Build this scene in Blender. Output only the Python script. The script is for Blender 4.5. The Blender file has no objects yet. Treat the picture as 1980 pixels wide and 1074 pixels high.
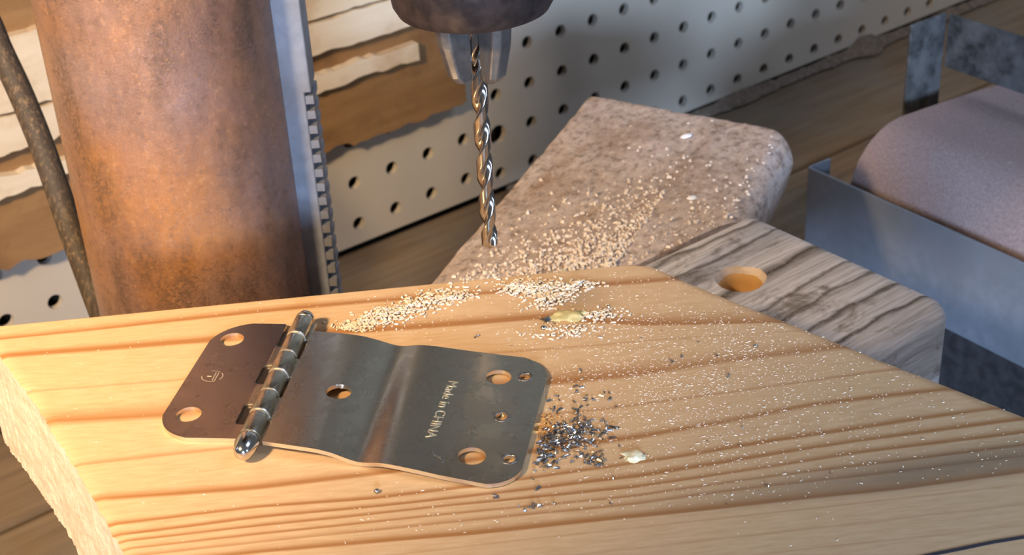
import bpy, bmesh, math, random
from mathutils import Vector, Matrix, noise
from mathutils.geometry import tessellate_polygon
rnd = random.Random(7)
S = bpy.context.scene
COL = S.collection
PI = math.pi

# ------------------------------------------------------------------ camera, light, exposure
cam_d = bpy.data.cameras.new('camera'); cam = bpy.data.objects.new('camera', cam_d); COL.objects.link(cam)
RT = Vector((0.99823, -0.02958, -0.05154)); DN = Vector((-0.05943, -0.49687, -0.86579))
FW = RT.cross(DN); UP = -DN
m = Matrix.Identity(4)
for i in range(3):
    m[i][0], m[i][1], m[i][2] = RT[i], UP[i], -FW[i]
m.translation = (0, 0, .21)
cam.matrix_world = m
cam_d.sensor_width = 36; cam_d.lens = 2900 * 36 / 1980; cam_d.clip_start = .01; cam_d.clip_end = 50
cam_d.dof.use_dof = True; cam_d.dof.focus_distance = .37; cam_d.dof.aperture_fstop = 38
S.camera = cam

W = bpy.data.worlds.new('world'); S.world = W; W.use_nodes = True
bg = W.node_tree.nodes['Background']; bg.inputs[0].default_value = (.74, .83, 1.0, 1); bg.inputs[1].default_value = .115

def area(name, loc, target, size, power, color, size_y=None):
    d = bpy.data.lights.new(name, 'AREA'); d.energy = power; d.color = color
    d.size = size
    if size_y: d.shape = 'RECTANGLE'; d.size_y = size_y
    o = bpy.data.objects.new(name, d); COL.objects.link(o); o.location = loc
    o.rotation_euler = (Vector(target) - Vector(loc)).to_track_quat('-Z', 'Y').to_euler()
    return o
def spot(name, loc, target, power, color, radius, cone):
    d = bpy.data.lights.new(name, 'SPOT'); d.energy = power; d.color = color; d.shadow_soft_size = radius
    d.spot_size = math.radians(cone); d.spot_blend = 1.0
    o = bpy.data.objects.new(name, d); COL.objects.link(o); o.location = loc
    o.rotation_euler = (Vector(target) - Vector(loc)).to_track_quat('-Z', 'Y').to_euler(); return o
lamp = spot('work_lamp', (-.29, .07, .32), (-.235, .43, -.02), 27.0, (1.0, .73, .44), .03, 86)
area('window_light_behind', (.16, -1.85, .43), (.42, 1.0, -.08), .34, 5.0, (.47, .66, 1.0), .34).data.spread = math.radians(34)
area('skylight', (1.05, .35, 1.25), (.16, .55, -.05), .6, 6.0, (.66, .76, 1.0), .6)
area('window_light_right', (1.3, -.75, .5), (-.1, .45, 0), .15, 3.6, (.62, .76, 1.0), .4)
area('window_light_left', (-1.3, .45, .5), (-.1, .45, 0), .4, 26, (.70, .76, 1.0), .6)
S.view_settings.view_transform = 'Standard'; S.view_settings.look = 'None'
S.view_settings.exposure = 0.08; S.view_settings.gamma = 1.0; S.view_settings.use_curve_mapping = False

# ------------------------------------------------------------------ helpers
def link(name, me, mat=None, parent=None, loc=None, rot=None):
    o = bpy.data.objects.new(name, me); COL.objects.link(o)
    if mat and me is not None and hasattr(me, 'materials') and not me.materials: me.materials.append(mat)
    if parent: o.parent = parent
    if loc is not None: o.location = loc
    if rot is not None: o.rotation_euler = rot
    return o
def obj(name, bm, mat, parent=None, loc=None, rot=None, smooth=None, bevel=0, seg=2):
    me = bpy.data.meshes.new(name)
    bm.normal_update(); bm.to_mesh(me); bm.free()
    if smooth is not None:
        for p in me.polygons: p.use_smooth = True
        me.set_sharp_from_angle(angle=math.radians(smooth))
    o = link(name, me, mat, parent, loc, rot)
    if bevel:
        b = o.modifiers.new('bevel', 'BEVEL'); b.width = bevel; b.segments = seg; b.limit_method = 'ANGLE'; b.angle_limit = math.radians(40)
        b.harden_normals = False
    return o
def empty(name, loc=(0, 0, 0), rot=(0, 0, 0)):
    o = bpy.data.objects.new(name, None); COL.objects.link(o); o.location = loc; o.rotation_euler = rot; o.empty_display_size = .02; return o
def tag(o, label, cat, group=None, kind=None):
    if label: o['label'] = label
    if cat: o['category'] = cat
    if group: o['group'] = group
    if kind: o['kind'] = kind
    return o
def box(bm, x0, x1, y0, y1, z0, z1):
    v = [bm.verts.new((x, y, z)) for x in (x0, x1) for y in (y0, y1) for z in (z0, z1)]
    for f in ((0, 1, 3, 2), (4, 6, 7, 5), (0, 4, 5, 1), (2, 3, 7, 6), (0, 2, 6, 4), (1, 5, 7, 3)):
        bm.faces.new([v[i] for i in f])
    return bm
def lathe(bm, prof, n=48, c=(0, 0), axis='Z', loop=False):
    rings = []
    for r, z in prof:
        ring = []
        for i in range(n):
            a = 2 * PI * i / n
            p = (c[0] + r * math.cos(a), c[1] + r * math.sin(a), z)
            if axis == 'Y': p = (c[0] + r * math.cos(a), z, c[1] + r * math.sin(a))
            if axis == 'X': p = (z, c[0] + r * math.cos(a), c[1] + r * math.sin(a))
            ring.append(bm.verts.new(p))
        rings.append(ring)
    for a, b in zip(rings, rings[1:]):
        for i in range(n): bm.faces.new((a[i], a[(i + 1) % n], b[(i + 1) % n], b[i]))
    if loop:
        a, b = rings[-1], rings[0]
        for i in range(n): bm.faces.new((a[i], a[(i + 1) % n], b[(i + 1) % n], b[i]))
    for ring in () if loop else (rings[0], rings[-1]):
        try: bm.faces.new(ring)
        except ValueError: pass
    bmesh.ops.recalc_face_normals(bm, faces=bm.faces[:])
    return bm
def prism(bm, pts, z0, z1):
    a = [bm.verts.new((x, y, z0)) for x, y in pts]; b = [bm.verts.new((x, y, z1)) for x, y in pts]
    n = len(pts)
    bm.faces.new(a); bm.faces.new(b)
    for i in range(n): bm.faces.new((a[i], a[(i + 1) % n], b[(i + 1) % n], b[i]))
    bmesh.ops.recalc_face_normals(bm, faces=bm.faces[:])
    return bm
def tube(bm, pts, r, n=16):
    pts = [Vector(p) for p in pts]; rings = []
    for i, p in enumerate(pts):
        t = (pts[min(i + 1, len(pts) - 1)] - pts[max(i - 1, 0)]).normalized()
        x = t.cross(Vector((0, 1, 0.3))).normalized(); y = t.cross(x)
        rings.append([bm.verts.new(p + r * (math.cos(2 * PI * k / n) * x + math.sin(2 * PI * k / n) * y)) for k in range(n)])
    for a, b in zip(rings, rings[1:]):
        for k in range(n): bm.faces.new((a[k], a[(k + 1) % n], b[(k + 1) % n], b[k]))
    bm.faces.new(rings[0]); bm.faces.new(rings[-1])
    bmesh.ops.recalc_face_normals(bm, faces=bm.faces[:])
    return bm
def lerp(x, xs, ys):
    if x <= xs[0]: return ys[0] + (ys[1] - ys[0]) * (x - xs[0]) / (xs[1] - xs[0])
    for i in range(len(xs) - 1):
        if x <= xs[i + 1]: break
    return ys[i] + (ys[i + 1] - ys[i]) * (x - xs[i]) / (xs[i + 1] - xs[i])

# node helper
class N:
    def __init__(s, name):
        s.m = bpy.data.materials.new(name); s.m.use_nodes = True
        s.t = s.m.node_tree; s.b = s.t.nodes['Principled BSDF']
    def n(s, typ, **kw):
        nd = s.t.nodes.new(typ)
        for k, v in kw.items():
            if k.startswith('i_'):
                key = k[2:]; key = int(key) if key.isdigit() else key.replace('_', ' ')
                s.put(nd.inputs[key], v)
            else: setattr(nd, k, v)
        return nd
    def put(s, sock, v):
        if isinstance(v, bpy.types.NodeSocket): s.t.links.new(v, sock)
        else: sock.default_value = v
    def coord(s, which='Object', scale=(1, 1, 1), rot=(0, 0, 0)):
        c = s.n('ShaderNodeTexCoord')
        mp = s.n('ShaderNodeMapping'); s.t.links.new(c.outputs[which], mp.inputs[0])
        mp.inputs['Scale'].default_value = scale; mp.inputs['Rotation'].default_value = rot
        return mp.outputs[0]
    def noise(s, co, scale, detail=4, rough=.55, dist=0):
        nd = s.n('ShaderNodeTexNoise', i_Scale=scale, i_Detail=detail, i_Roughness=rough, i_Distortion=dist)
        s.t.links.new(co, nd.inputs['Vector']); return nd.outputs['Fac']
    def ramp(s, fac, stops, interp='LINEAR'):
        r = s.n('ShaderNodeValToRGB'); r.color_ramp.interpolation = interp
        e = r.color_ramp.elements
        while len(e) < len(stops): e.new(.5)
        for el, (p, c) in zip(e, stops):
            el.position = p; el.color = (c, c, c, 1) if isinstance(c, (int, float)) else (*c, 1)
        s.t.links.new(fac, r.inputs[0]); return r.outputs[0]
    def mix(s, fac, a, b, mode='MIX'):
        nd = s.n('ShaderNodeMix', data_type='RGBA', blend_type=mode)
        s.put(nd.inputs[0], fac)
        for k, v in ((6, a), (7, b)):
            s.put(nd.inputs[k], (*v, 1) if isinstance(v, tuple) and len(v) == 3 else v)
        return nd.outputs[2]
    def math(s, op, a, b=0.0, c=0.0):
        nd = s.n('ShaderNodeMath', operation=op); s.put(nd.inputs[0], a); s.put(nd.inputs[1], b)
        if op in ('MULTIPLY_ADD',): s.put(nd.inputs[2], c)
        return nd.outputs[0]
    def bump(s, h, strength=.3, dist=.001):
        nd = s.n('ShaderNodeBump', i_Strength=strength, i_Distance=dist); s.t.links.new(h, nd.inputs['Height'])
        s.t.links.new(nd.outputs[0], s.b.inputs['Normal']); return nd
    def fin(s, color=None, rough=None, metal=None, spec=None):
        for k, v in (('Base Color', color), ('Roughness', rough), ('Metallic', metal), ('Specular IOR Level', spec)):
            if v is not None: s.put(s.b.inputs[k], (*v, 1) if isinstance(v, tuple) and len(v) == 3 else v)
        return s.m

def speckled(name, c0, c1, scale=300, rough=.6, metal=0, bump=.2, bd=.0004, lo=.35, hi=.65, c2=None, big=25, spec=.5):
    k = N(name); co = k.coord()
    f = k.noise(co, scale, 5); col = k.mix(k.ramp(f, [(lo, 0.0), (hi, 1.0)]), c0, c1)
    if c2: col = k.mix(k.ramp(k.noise(co, big, 4), [(.42, 0.0), (.66, 1.0)]), col, c2)
    k.bump(k.noise(co, scale * 1.5, 4), bump, bd)
    return k.fin(col, rough, metal, spec)

# ------------------------------------------------------------------ materials
def mat_pine():
    k = N('pine')
    a = k.n('ShaderNodeAttribute', attribute_name='late'); d = k.n('ShaderNodeAttribute', attribute_name='stain')
    u = k.n('ShaderNodeUVMap', uv_map='grain')
    mp = k.n('ShaderNodeMapping'); mp.inputs['Scale'].default_value = (18, 900, 1); k.t.links.new(u.outputs[0], mp.inputs[0])
    mp2 = k.n('ShaderNodeMapping'); mp2.inputs['Scale'].default_value = (14, 90, 1); k.t.links.new(u.outputs[0], mp2.inputs[0])
    fine = k.noise(mp.outputs[0], 1.0, 5, .65); soft = k.noise(mp2.outputs[0], 1.0, 3)
    base = k.mix(k.ramp(soft, [(.3, 0.0), (.7, 1.0)]), (.56, .355, .180), (.66, .45, .255))
    base = k.mix(k.ramp(fine, [(.32, .55), (.6, 0.0)]), base, (.46, .28, .125))
    late = k.math('MULTIPLY', a.outputs['Fac'], k.ramp(fine, [(.25, .8), (.7, 1.0)]))
    col = k.mix(late, base, (.33, .135, .034))
    st = k.math('MULTIPLY', d.outputs['Fac'], k.ramp(soft, [(.2, .6), (.7, 1.0)]))
    col = k.mix(st, col, (.12, .085, .06))
    k.bump(fine, .10, .0002)
    return k.fin(col, k.ramp(fine, [(.3, .42), (.7, .56)]), 0, .4)
def mat_pine_end():
    k = N('pine_end_grain'); co = k.coord(scale=(1, 1, 1))
    f = k.noise(k.coord(scale=(60, 60, 260)), 1, 5, .7); g = k.noise(co, 400, 4)
    col = k.mix(k.ramp(f, [(.3, 0.0), (.65, 1.0)]), (.50, .33, .21), (.66, .50, .36))
    k.bump(k.math('ADD', f, g), .5, .0006)
    return k.fin(col, .8, 0, .2)
def mat_plank():
    k = N('weathered_grey_wood'); co = k.coord()
    sep = k.n('ShaderNodeSeparateXYZ'); k.t.links.new(co, sep.inputs[0])
    w1 = k.noise(k.coord(scale=(16, 40, 40)), 1, 4, .6); w2 = k.noise(k.coord(scale=(45, 130, 130)), 1, 4, .6)
    y = k.math('ADD', sep.outputs['Y'], k.math('MULTIPLY', k.math('SUBTRACT', w1, .5), .012))
    y = k.math('ADD', y, k.math('MULTIPLY', k.math('SUBTRACT', w2, .5), .004))
    f = k.math('MULTIPLY_ADD', y, 1 / .12, .5)       # y from -.06 to .06
    c0, c1, ck = (.56, .52, .505), (.65, .61, .60), (.045, .032, .024)
    def P(fr): return .5 + (.0445 - fr * .089) / .12
    L = [(-.02, .02, ck), (.07, .012, (.085, .07, .062)), (.19, .008, (.10, .082, .07)), (.40, .028, (.055, .038, .022)), (.55, .008, (.10, .08, .068)), (.66, .009, (.085, .068, .055)), (.765, .009, ck), (.89, .010, (.06, .045, .035))]
    st = [(0, c0)]
    for fr, w, c in sorted(L, key=lambda q: -q[0]):
        p = P(fr); st += [(max(0.001, p - w * 1.6), c0), (p, c), (min(.999, p + w), c1)]
    st.append((1, c0))
    col = k.ramp(f, st)
    fine = k.noise(k.coord(scale=(30, 700, 500)), 1, 5, .7)
    col = k.mix(k.ramp(fine, [(.35, .55), (.58, 0.0)]), col, (.16, .13, .105))
    blot = k.noise(k.coord(scale=(45, 70, 70)), 1, 5, .7, .6)
    col = k.mix(k.ramp(blot, [(.54, 0.0), (.66, .75)]), col, (.13, .095, .065))
    col = k.mix(k.ramp(k.noise(co, 900, 3), [(.55, 0.0), (.75, .35)]), col, (.52, .48, .46))
    k.bump(k.math('ADD', fine, k.math('MULTIPLY', blot, -1.0)), .45, .0008)
    return k.fin(col, .85, 0, .2)
def mat_block():
    k = N('dusty_old_wood'); co = k.coord()
    g = k.noise(k.coord(scale=(25, 10, 25)), 1, 5, .65, .4); s2 = k.noise(k.coord(scale=(330, 200, 300)), 1, 5, .75)
    col = k.mix(k.ramp(g, [(.40, 0.0), (.62, 1.0)]), (.55, .455, .405), (.38, .28, .22))
    col = k.mix(k.ramp(k.noise(k.coord(scale=(70, 16, 40)), 1, 5, .7), [(.55, 0.0), (.68, .7)]), col, (.28, .155, .075))
    col = k.mix(k.ramp(s2, [(.36, .75), (.5, 0.0)]), col, (.16, .12, .095))
    col = k.mix(k.ramp(s2, [(.56, 0.0), (.68, .6)]), col, (.72, .65, .58))
    k.bump(s2, .6, .0014)
    return k.fin(col, .9, 0, .15)
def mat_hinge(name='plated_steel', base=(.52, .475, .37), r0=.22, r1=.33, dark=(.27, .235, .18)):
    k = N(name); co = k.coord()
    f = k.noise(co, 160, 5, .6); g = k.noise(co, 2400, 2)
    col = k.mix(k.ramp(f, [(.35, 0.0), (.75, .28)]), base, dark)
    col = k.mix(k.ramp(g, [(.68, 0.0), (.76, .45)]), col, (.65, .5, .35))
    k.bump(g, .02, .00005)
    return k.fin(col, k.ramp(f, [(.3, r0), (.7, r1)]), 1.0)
def mat_rust():
    k = N('rusty_steel'); co = k.coord()
    a = k.noise(k.coord(scale=(1, 1, .5)), 34, 6, .62); b = k.noise(co, 760, 5, .75); c = k.noise(k.coord(scale=(1, 1, .35)), 70, 6, .7)
    col = k.mix(k.ramp(a, [(.36, 0.0), (.62, 1.0)]), (.235, .115, .072), (.42, .18, .052))
    col = k.mix(k.ramp(k.noise(co, 14, 3), [(.42, 0.0), (.62, .8)]), col, (.25, .165, .15))
    dk = k.math('MULTIPLY', k.ramp(c, [(.44, 0.0), (.60, 1.0)]), k.ramp(b, [(.40, 0.0), (.56, 1.0)]))
    col = k.mix(k.math('MULTIPLY', dk, .8), col, (.05, .03, .02))
    col = k.mix(k.ramp(b, [(.54, 0.0), (.70, .6)]), col, (.55, .29, .13))
    sp = k.noise(co, 420, 6, .8); col = k.mix(k.ramp(sp, [(.34, .7), (.47, 0.0)]), col, (.10, .055, .035))
    bp = k.noise(co, 1900, 4, .8)
    k.bump(bp, .8, .0003)
    return k.fin(col, k.ramp(b, [(.35, .17), (.7, .36)]), .3, .8)
def mat_peg():
    k = N('painted_pegboard'); co = k.coord()
    col = k.mix(k.ramp(k.noise(co, 7, 5), [(.4, 0.0), (.75, .8)]), (.52, .46, .375), (.42, .37, .30))
    col = k.mix(k.ramp(k.noise(co, 60, 5, .7), [(.58, 0.0), (.72, .5)]), col, (.48, .42, .33))
    return k.fin(col, .5, 0, .4)
def mat_bench():
    k = N('old_bench_wood'); co = k.coord()
    g = k.noise(k.coord(scale=(9, 120, 60)), 1, 6, .65, .3)
    col = k.mix(k.ramp(g, [(.3, 0.0), (.7, 1.0)]), (.13, .088, .053), (.24, .165, .10))
    col = k.mix(k.ramp(k.noise(co, 14, 5), [(.42, 0.0), (.66, .7)]), col, (.19, .16, .125))
    k.bump(g, .4, .001)
    return k.fin(col, .85, 0, .2)
M_PINE, M_PEND, M_PLANK, M_BLOCK, M_RUST, M_PEG, M_BENCH = mat_pine(), mat_pine_end(), mat_plank(), mat_block(), mat_rust(), mat_peg(), mat_bench()
M_HINGE = mat_hinge(); M_BRIGHT = mat_hinge('bright_steel', (.68, .66, .62), .12, .22, (.4, .36, .3))
M_STAMP_GLINT = N('stamp_glint_steel').fin((1.0, .90, .68), .5, 1.0)  # pale gold stands in for lamplight caught by the stamped facets
M_RIM_GLINT = mat_hinge('rim_glint_steel', (.80, .74, .62), .3, .42, (.5, .45, .36))  # brightened hinge steel, paints the golden glint along cut edges and knuckle ends
M_HINGE_DARK = mat_hinge('dim_reflection_steel', (.30, .265, .24), .2, .3, (.18, .14, .12))  # darker copy of the hinge steel, paints in the dim column reflection
M_SLOT_SHADE = mat_hinge('slot_shade_steel', (.12, .10, .085), .35, .5, (.07, .055, .045))  # dark copy of the steel, painted shade for the leaf slots
M_BURR = speckled('drilled_burr', (.16, .15, .15), (.5, .48, .46), 1500, .3, 1, .5)
M_BIT = mat_hinge('drill_steel', (.50, .46, .42), .10, .2, (.30, .22, .16))
M_CHUCK = speckled('blackened_chuck_steel', (.035, .028, .028), (.075, .055, .05), 260, .45, .6, .2)
M_JAW = speckled('worn_jaw_steel', (.13, .12, .115), (.20, .185, .17), 300, .4, .7, .15)
M_IRON = speckled('grey_cast_iron_paint', (.028, .029, .031), (.055, .057, .06), 200, .5, .2, .2)
M_RACK = speckled('grey_steel_rack', (.24, .26, .30), (.33, .35, .39), 220, .42, .55, .15, c2=(.22, .21, .21))
M_CORD = speckled('dusty_dark_rubber', (.035, .026, .018), (.075, .052, .032), 170, .75, 0, .35, .0006, .4, .66)
def _cord():
    k = N('dusty_dark_rubber_cord'); co = k.coord(scale=(1, 1, .35))
    b = k.noise(co, 800, 5, .7); a = k.noise(co, 60, 4)
    f = k.math('MULTIPLY', k.ramp(b, [(.5, 0.0), (.70, .8)]), k.ramp(a, [(.35, .3), (.65, 1.0)]))
    col = k.mix(f, (.045, .032, .022), (.30, .19, .10)); k.bump(b, .4, .0006)
    return k.fin(col, .65, 0, .4)
M_CORD = _cord()
def _boards(nm, c0, c1, c2, sc):
    k = N(nm); co = k.coord()
    g = k.noise(k.coord(scale=(10, 60, 90)), 1, 5, .65, .3)
    col = k.mix(k.ramp(g, [(.32, 0.0), (.68, 1.0)]), c0, c1)
    col = k.mix(k.ramp(k.noise(co, sc, 5, .65), [(.5, 0.0), (.66, .7)]), col, c2)
    k.bump(g, .3, .001)
    return k.fin(col, .7, 0, .3)
M_BROWN = _boards('brown_varnished_wood', (.20, .105, .04), (.31, .175, .075), (.14, .07, .028), 22)
M_CREAM = _boards('peeling_cream_paint', (.62, .50, .35), (.70, .60, .45), (.46, .30, .16), 26)
M_DARK = N('dark_cavity_board').fin((.035, .028, .02), .9, 0, .1)
M_GALV = speckled('galvanised_sheet_steel', (.185, .21, .245), (.23, .255, .295), 180, .45, .25, .08, c2=(.18, .195, .215))
M_SHEET = speckled('dusty_dark_sheet_steel', (.022, .022, .022), (.06, .06, .06), 300, .6, .3, .3, c2=(.10, .10, .097), big=90)
def _belt():
    k = N('brown_abrasive_cloth'); co = k.coord()
    g = k.noise(co, 900, 3, .7); f = k.noise(co, 120, 4)
    col = k.mix(k.ramp(g, [(.35, 0.0), (.65, 1.0)]), (.22, .155, .14), (.32, .235, .215))
    col = k.mix(k.ramp(f, [(.70, 0.0), (.76, .5)]), col, (.45, .40, .36))
    k.bump(g, .5, .0006)
    return k.fin(col, .8, 0, .3)
M_BELT = _belt()
M_DUST = speckled('pale_sawdust', (.60, .47, .32), (.77, .67, .53), 300, .85, 0, 0, big=200)
M_DUSTG = speckled('grey_brown_sawdust', (.56, .46, .385), (.82, .765, .72), 400, .85, 0, 0)
M_FILING = mat_hinge('steel_filing', (.52, .50, .48), .16, .34, (.16, .15, .145))
M_GLUE = speckled('dried_glue', (.62, .55, .34), (.75, .70, .5), 500, .5, 0, .4)
M_LUMP = speckled('greenish_putty', (.42, .33, .12), (.55, .45, .2), 700, .7, 0, .5)
M_WHITE = N('white_chip').fin((.82, .82, .84), .5)
M_MARK = N('black_marker_ink').fin((.03, .028, .035), .6)
M_PALE = _boards('pale_torn_wood', (.56, .42, .30), (.66, .53, .41), (.42, .30, .2), 90)
M_FRESH = _boards('fresh_cut_wood', (.46, .23, .07), (.55, .31, .11), (.30, .14, .04), 60)

# ------------------------------------------------------------------ setting: pegboard wall and bench
WO = Vector((.1590, .9347, 0)); WD = Vector((.7984, .6022, 0)); YAW = math.atan2(WD.y, WD.x)
# wall frame: x along the wall, y into the wall (away from the camera), z up (world)
def pegpanel(name, s0, s1, z0, z1, hole, r0=.0040, big=None):
    """painted hardboard with real holes on a one inch grid; hole(i, j) -> (s, z)"""
    bm = bmesh.new(); n = 10; P = .0254; T = .004
    cells = {}
    I = range(math.floor(s0 / P) - 2, math.ceil(s1 / P) + 3); J = range(math.floor(z0 / P) - 3, math.ceil(z1 / P) + 4)
    for i in I:
        for j in J:
            cs, cz = hole(i, j); r = .0062 if (i, j) == big else r0
            a = max(cs - P / 2, s0); b = min(cs + P / 2, s1)
            if b - a < 1e-4: continue
            # cell outline follows the (slightly tilted) grid
            q = [Vector((a, 0, cz - P / 2)), Vector((b, 0, cz - P / 2)), Vector((b, 0, cz + P / 2)), Vector((a, 0, cz + P / 2))]
            for v in q: v.z = min(max(v.z, z0), z1)
            if q[2].z - q[1].z < 1e-4: continue
            inside = a < cs - r and b > cs + r and q[0].z < cz - r and q[2].z > cz + r
            if not inside:
                bm.faces.new([bm.verts.new(v) for v in q]); continue
            ring = [bm.verts.new((cs + r * math.cos(2 * PI * (t + .5) / 12), 0, cz + r * math.sin(2 * PI * (t + .5) / 12))) for t in range(12)]
            back = [bm.verts.new((v.co.x, T, v.co.z)) for v in ring]
            for t in range(12): bm.faces.new((ring[t], ring[(t + 1) % 12], back[(t + 1) % 12], back[t]))
            # corners at 45, 135, 225, 315 degrees: ring indices 1, 4, 7, 10
            c = [bm.verts.new(q[2]), bm.verts.new(q[3]), bm.verts.new(q[0]), bm.verts.new(q[1])]
            R = lambda t: ring[t % 12]
            for e in range(4):
                b0 = 1 + 3 * e
                bm.faces.new((c[e], c[(e + 1) % 4], R(b0 + 3), R(b0 + 2), R(b0 + 1), R(b0)))
    return bm
wall = empty('wall_back', WO, (0, 0, YAW)); wall['kind'] = 'structure'
BZ = -.1925
tl = .019
obj('pegboard_panel', pegpanel('', -.2165, 1.3, BZ, .85, lambda i, j: (i * .0254, -.1075 + j * .0254), big=(-8, -2)), M_PEG, wall)
obj('pegboard_panel', pegpanel('', -1.1, -.2175, BZ, .85, lambda i, j: (i * .0254, -.1075 + j * .0254 + .0254 * (.2 - .019 * (-9 - i)) if i < -9 else -.1075 + j * .0254 + .0051)), M_PEG, wall)
bm = bmesh.new(); box(bm, -1.1, 1.3, .012, .03, -.24, .85); obj('backing_board', bm, M_DARK, wall)

bench = empty('workbench', WO + Vector((0, 0, -.2)), (0, 0, YAW))
tag(bench, 'old brown plank workbench running along the foot of the pegboard', 'workbench')
for k in range(7):
    y1 = .010 - k * .1005 + (0 if k else 0); y0 = y1 - (.1055 if k == 0 else .0965)
    if k: y1 -= .008; y0 -= .008
    bm = bmesh.new(); box(bm, -1.1, 1.1, y0, y1, -.035, rnd.uniform(-.001, .001))
    obj('plank', bm, M_BENCH, bench, bevel=.002)
bm = bmesh.new(); box(bm, -1.1, 1.1, -.70, .0, -.055, -.036); obj('bench_frame', bm, M_BENCH, bench)

bm = bmesh.new(); ring = []
for i in range(261):
    q = -.20 + .65 * i / 260
    h = -.0005 + .0022 * max(0, noise.noise(Vector((q * 38, 0, 2)))) + .0015 * noise.noise(Vector((q * 150, 0, 5))) + .0065 * math.exp(-((q - .128) / .013) ** 2) + .0022 * math.exp(-((q - .005) / .02) ** 2)
    h = max(-.004, h); w = .006 + h * 1.2
    ring.append([bm.verts.new((q, a, b)) for a, b in ((-.0008, .0015), (-.0008, .0065 + h), (-.0008 - w * .35, .0055 + h * .75), (-.0008 - w, .0015))])
for a, b in zip(ring, ring[1:]):
    for k in range(4): bm.faces.new((a[k], a[(k + 1) % 4], b[(k + 1) % 4], b[k]))
bm.faces.new(ring[0]); bm.faces.new(ring[-1]); bmesh.ops.recalc_face_normals(bm, faces=bm.faces[:])
M_DRIFT = speckled('grey_brown_shop_dust', (.115, .085, .06), (.20, .155, .115), 260, .9, 0, .5, .001)
tag(obj('dust_drift', bm, M_DRIFT, None, WO + Vector((0, 0, -.2)), (0, 0, YAW), smooth=50), 'grey brown shop dust drifted along the foot of the pegboard', 'dust', kind='stuff')

# ------------------------------------------------------------------ brown board with cream strips on the pegboard
bb = empty('striped_board', WO + Vector((0, 0, -.1275)), (0, 0, YAW))
tag(bb, 'brown wooden board with peeling cream stripes fixed to the pegboard behind the column', 'board')
def ragged(bm, s0, s1, z0, z1, y0, y1, amp0, amp1, step=.004, seed=0):
    n = int((s1 - s0) / step)
    lo = []; hi = []
    for i in range(n + 1):
        s = s0 + (s1 - s0) * i / n
        f = lambda q: noise.noise(Vector((s * 55, q, seed))) + .6 * noise.noise(Vector((s * 190, q, seed)))
        lo.append((s, z0 + amp0 * f(0))); hi.append((s, z1 + amp1 * f(9)))
    pts = lo + hi[::-1]
    a = [bm.verts.new((x, y0, z)) for x, z in pts]; b = [bm.verts.new((x, y1, z)) for x, z in pts]
    N_ = len(pts); h = n + 1
    for i in range(n):
        bm.faces.new((a[i], a[i + 1], a[N_ - 2 - i], a[N_ - 1 - i])); bm.faces.new((b[N_ - 1 - i], b[N_ - 2 - i], b[i + 1], b[i]))
    for i in range(N_): bm.faces.new((a[i], b[i], b[(i + 1) % N_], a[(i + 1) % N_]))
    bmesh.ops.recalc_face_normals(bm, faces=bm.faces[:])
    return bm
Z0 = .1275
obj('backing', ragged(bmesh.new(), -.72, -.2315, -.1262 + Z0, .06 + Z0, -.010, -.0005, .0036, .001, seed=3), M_BROWN, bb)
for (s1, a, b, sd, am) in ((-.2655, -.0495, -.016, 1, .0006), (-.2655, -.0685, -.0515, 2, .0009), (-.2645, -.0885, -.0795, 5, .0012)):
    obj('painted_strip', ragged(bmesh.new(), -.72, s1, a + Z0, b + Z0, -.0155, -.0098, am * 2.2, am * 2.2, seed=sd), M_CREAM, bb)['label'] = 'cream painted strip'

# ------------------------------------------------------------------ drill press
CX, CY, CR = -.1054, .448, .036
dp = empty('drill_press', (CX, CY, -.2))
tag(dp, 'drill press with a thick rusty steel column standing behind the pine board', 'drill press')
bm = lathe(bmesh.new(), [(CR, 0.0), (CR, .55)], 128)
for v in list(bm.verts): pass
obj('column', bm, M_RUST, dp, smooth=40)
bm = bmesh.new(); box(bm, -.042, .22, -.14, .07, 0, .018); obj('base', bm, M_IRON, dp, bevel=.006)
# head casting, above the frame: carries the spindle
bm = bmesh.new(); prism(bm, [(-.05, .06), (.0, .075), (.06, .06), (.15, -.05), (.15, -.13), (.05, -.13), (-.05, -.05)], .42, .62)
obj('head', bm, M_IRON, dp, bevel=.012, seg=3)
bx, by = .0999, -.088      # spindle axis relative to the column
bm = lathe(bmesh.new(), [(.018, .3480), (.018, .43)], 40, (bx, by)); obj('quill', bm, M_JAW, dp, smooth=40)
# rack
rk_bm = bmesh.new(); prism(rk_bm, [(.0335, .12), (.0428, .12), (.0428, .2262), (.0450, .2262), (.0450, .5), (.0335, .5)], -.002, .012)
for v in rk_bm.verts: v.co = Vector((v.co.x, v.co.z, v.co.y))
bmesh.ops.recalc_face_normals(rk_bm, faces=rk_bm.faces[:])
rack = obj('rack', rk_bm, M_RACK, dp, bevel=.0005); rack['label'] = 'blue-grey toothed steel rack'
tb = bmesh.new(); box(tb, -.0012, .0022, -.0065, .0065, -.0014, .0014)
tooth_me = bpy.data.meshes.new('tooth'); tb.to_mesh(tooth_me); tb.free(); tooth_me.materials.append(M_RACK)
for i in range(20):
    o = link('tooth', tooth_me, None, rack, (.0432, .005, .2236 - i * .0052), (0, rnd.uniform(-.06, .06), 0))
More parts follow.
